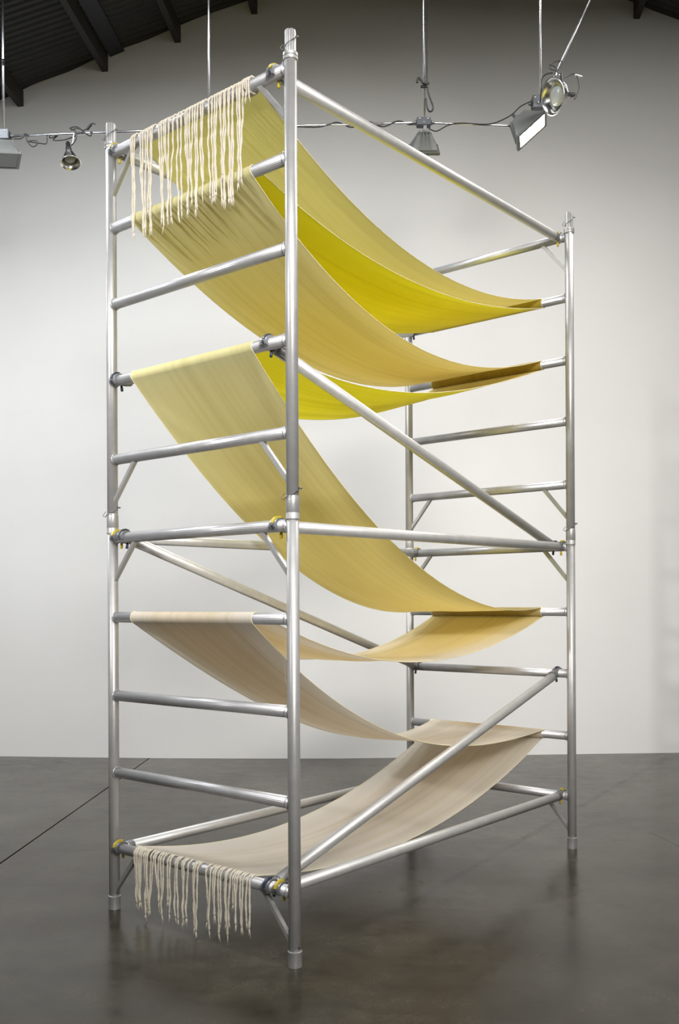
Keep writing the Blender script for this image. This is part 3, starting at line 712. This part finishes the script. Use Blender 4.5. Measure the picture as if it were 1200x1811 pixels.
rod = tag(empty('hanging_rod', (1.59, 7.32, 5.347)), 'slanting silver rod coming down from the roof to the right clamp lamp', 'rod')
bm = bmesh.new(); top = Vector((2.72, 7.32, 7.33)) - Vector((1.59, 7.32, 5.347)); 
lathe(bm, [(.008, 0), (.0095, .001), (.0095, top.length), (.008, top.length + .001)], 14)
d_ = (Vector((1.9, 7.3, 6.016)) - Vector((1.59, 7.3, 5.347))).normalized()
mesh_obj('tube', bm, M['conduit'], rod, matrix=align((0, 0, 0), d_))
bm = bmesh.new(); lathe(bm, [(.013, 0), (.014, .002), (.014, .02), (.013, .022)], 12); mesh_obj('stop_collar', bm, M['steel'], rod, matrix=align(d_ * .12, d_ * .2))

lb = clamp_lamp((1.588, 7.17, 5.225), (.86, .40, .27), .122, .125, 'silver clamp lamp with frosted bulb on the slanting rod at the upper right')
child_path('clamp_handle', lb, [(1.665, 7.22, 5.42), (1.672, 7.22, 5.37), (1.670, 7.22, 5.31)], .012, M['cable'])
child_path('clamp_handle', lb, [(1.655, 7.26, 5.44), (1.69, 7.26, 5.38), (1.715, 7.26, 5.32)], .005, M['steel'])
child_path('swivel_arm', lb, [(1.70, 7.25, 5.36), (1.715, 7.25, 5.31), (1.72, 7.25, 5.275)], .009, M['steel'])
child_path('cord', lb, [(1.78, 7.3, 5.27), (1.80, 7.3, 5.30), (1.82, 7.3, 5.37), (1.79, 7.3, 5.46), (1.72, 7.3, 5.44), (1.66, 7.28, 5.415), (1.63, 7.28, 5.44), (1.645, 7.28, 5.49), (1.60, 7.28, 5.52), (1.60, 7.28, 5.49), (1.65, 7.28, 5.48), (1.69, 7.28, 5.54), (1.64, 7.28, 5.545), (1.60, 7.28, 5.51)], .0045, M['cable'])
child_path('plug_tag', lb, [(1.785, 7.3, 5.455), (1.84, 7.3, 5.44)], .008, M['steel'])

def one_cable(name, pts, r, label):
    base = Vector(pts[0]); bm = bmesh.new(); tube_path(bm, smooth_pts([Vector(p) - base for p in pts]), r, 8)
    o = mesh_obj(name, bm, M['cable'], None); o.location = base; return tag(o, label, 'cable', 'black cords on the lamp rail')
def wound(x0, x1, y, z0, z1, turns, rad, n):
    out = []
    for i in range(n + 1):
        t = i / n; a = t * turns * 2 * PI
        out.append((x0 + (x1 - x0) * t, y - rad * math.cos(a), z0 + (z1 - z0) * t + rad * math.sin(a)))
    return out
one_cable('power_cord', [(-2.50, 7.52, 5.10), (-2.44, 7.53, 5.11), (-2.41, 7.53, 5.15), (-2.40, 7.53, 5.09), (-2.36, 7.53, 5.045), (-2.325, 7.53, 5.06), (-2.33, 7.53, 5.09), (-2.39, 7.53, 5.085), (-2.30, 7.53, 5.07), (-2.25, 7.53, 5.07), (-2.245, 7.53, 5.13), (-2.24, 7.57, 5.15), (-2.22, 7.53, 5.11), (-2.17, 7.53, 5.13), (-2.165, 7.57, 5.155), (-2.2, 7.54, 5.10), (-2.12, 7.53, 5.095), (-2.05, 7.53, 5.115), (-2.02, 7.53, 5.13)], .0045, 'thin black cord looped along the left conduit rail beside the small bell lamp')
one_cable('power_cord', [(-.33, 7.47, 5.16), (-.15, 7.46, 5.15)] + wound(-.05, .55, 7.46, 5.165, 5.175, 2.5, .018, 16) + [(.60, 7.43, 5.15), (.64, 7.42, 5.12)], .005, 'black cord wound along the conduit rail between the tower post and the middle floodlight')
one_cable('power_cord', [(.70, 7.43, 5.12), (.76, 7.43, 5.10), (.85, 7.43, 5.145), (.95, 7.44, 5.165), (1.12, 7.44, 5.155), (1.22, 7.44, 5.17), (1.33, 7.43, 5.22), (1.40, 7.42, 5.28), (1.48, 7.41, 5.315)], .0045, 'black cord sagging along the rail from the middle floodlight to the lit floodlight')
one_cable('power_cord', [(.69, 7.43, 7.3), (.69, 7.43, 6.2), (.688, 7.43, 5.6), (.69, 7.43, 5.45), (.705, 7.43, 5.37), (.733, 7.43, 5.29), (.725, 7.43, 5.255), (.70, 7.43, 5.255), (.685, 7.43, 5.30), (.68, 7.43, 5.35)], .0065, 'black cord running down the middle drop pipe with a loop at its foot')
one_cable('cable_tie', [(.69, 7.43, 5.44), (.66, 7.425, 5.435), (.65, 7.45, 5.45), (.70, 7.44, 5.47), (.66, 7.42, 5.46), (.64, 7.43, 5.49), (.622, 7.43, 5.505), (.612, 7.43, 5.47)], .009, 'black tape knot tied round the middle drop pipe')
one_cable('power_cord', [(1.545, 7.40, 5.30), (1.545, 7.35, 5.37), (1.545, 7.33, 5.44), (1.575, 7.32, 5.47), (1.62, 7.30, 5.47)], .0045, 'short black cord between the lit floodlight box and the right clamp lamp')
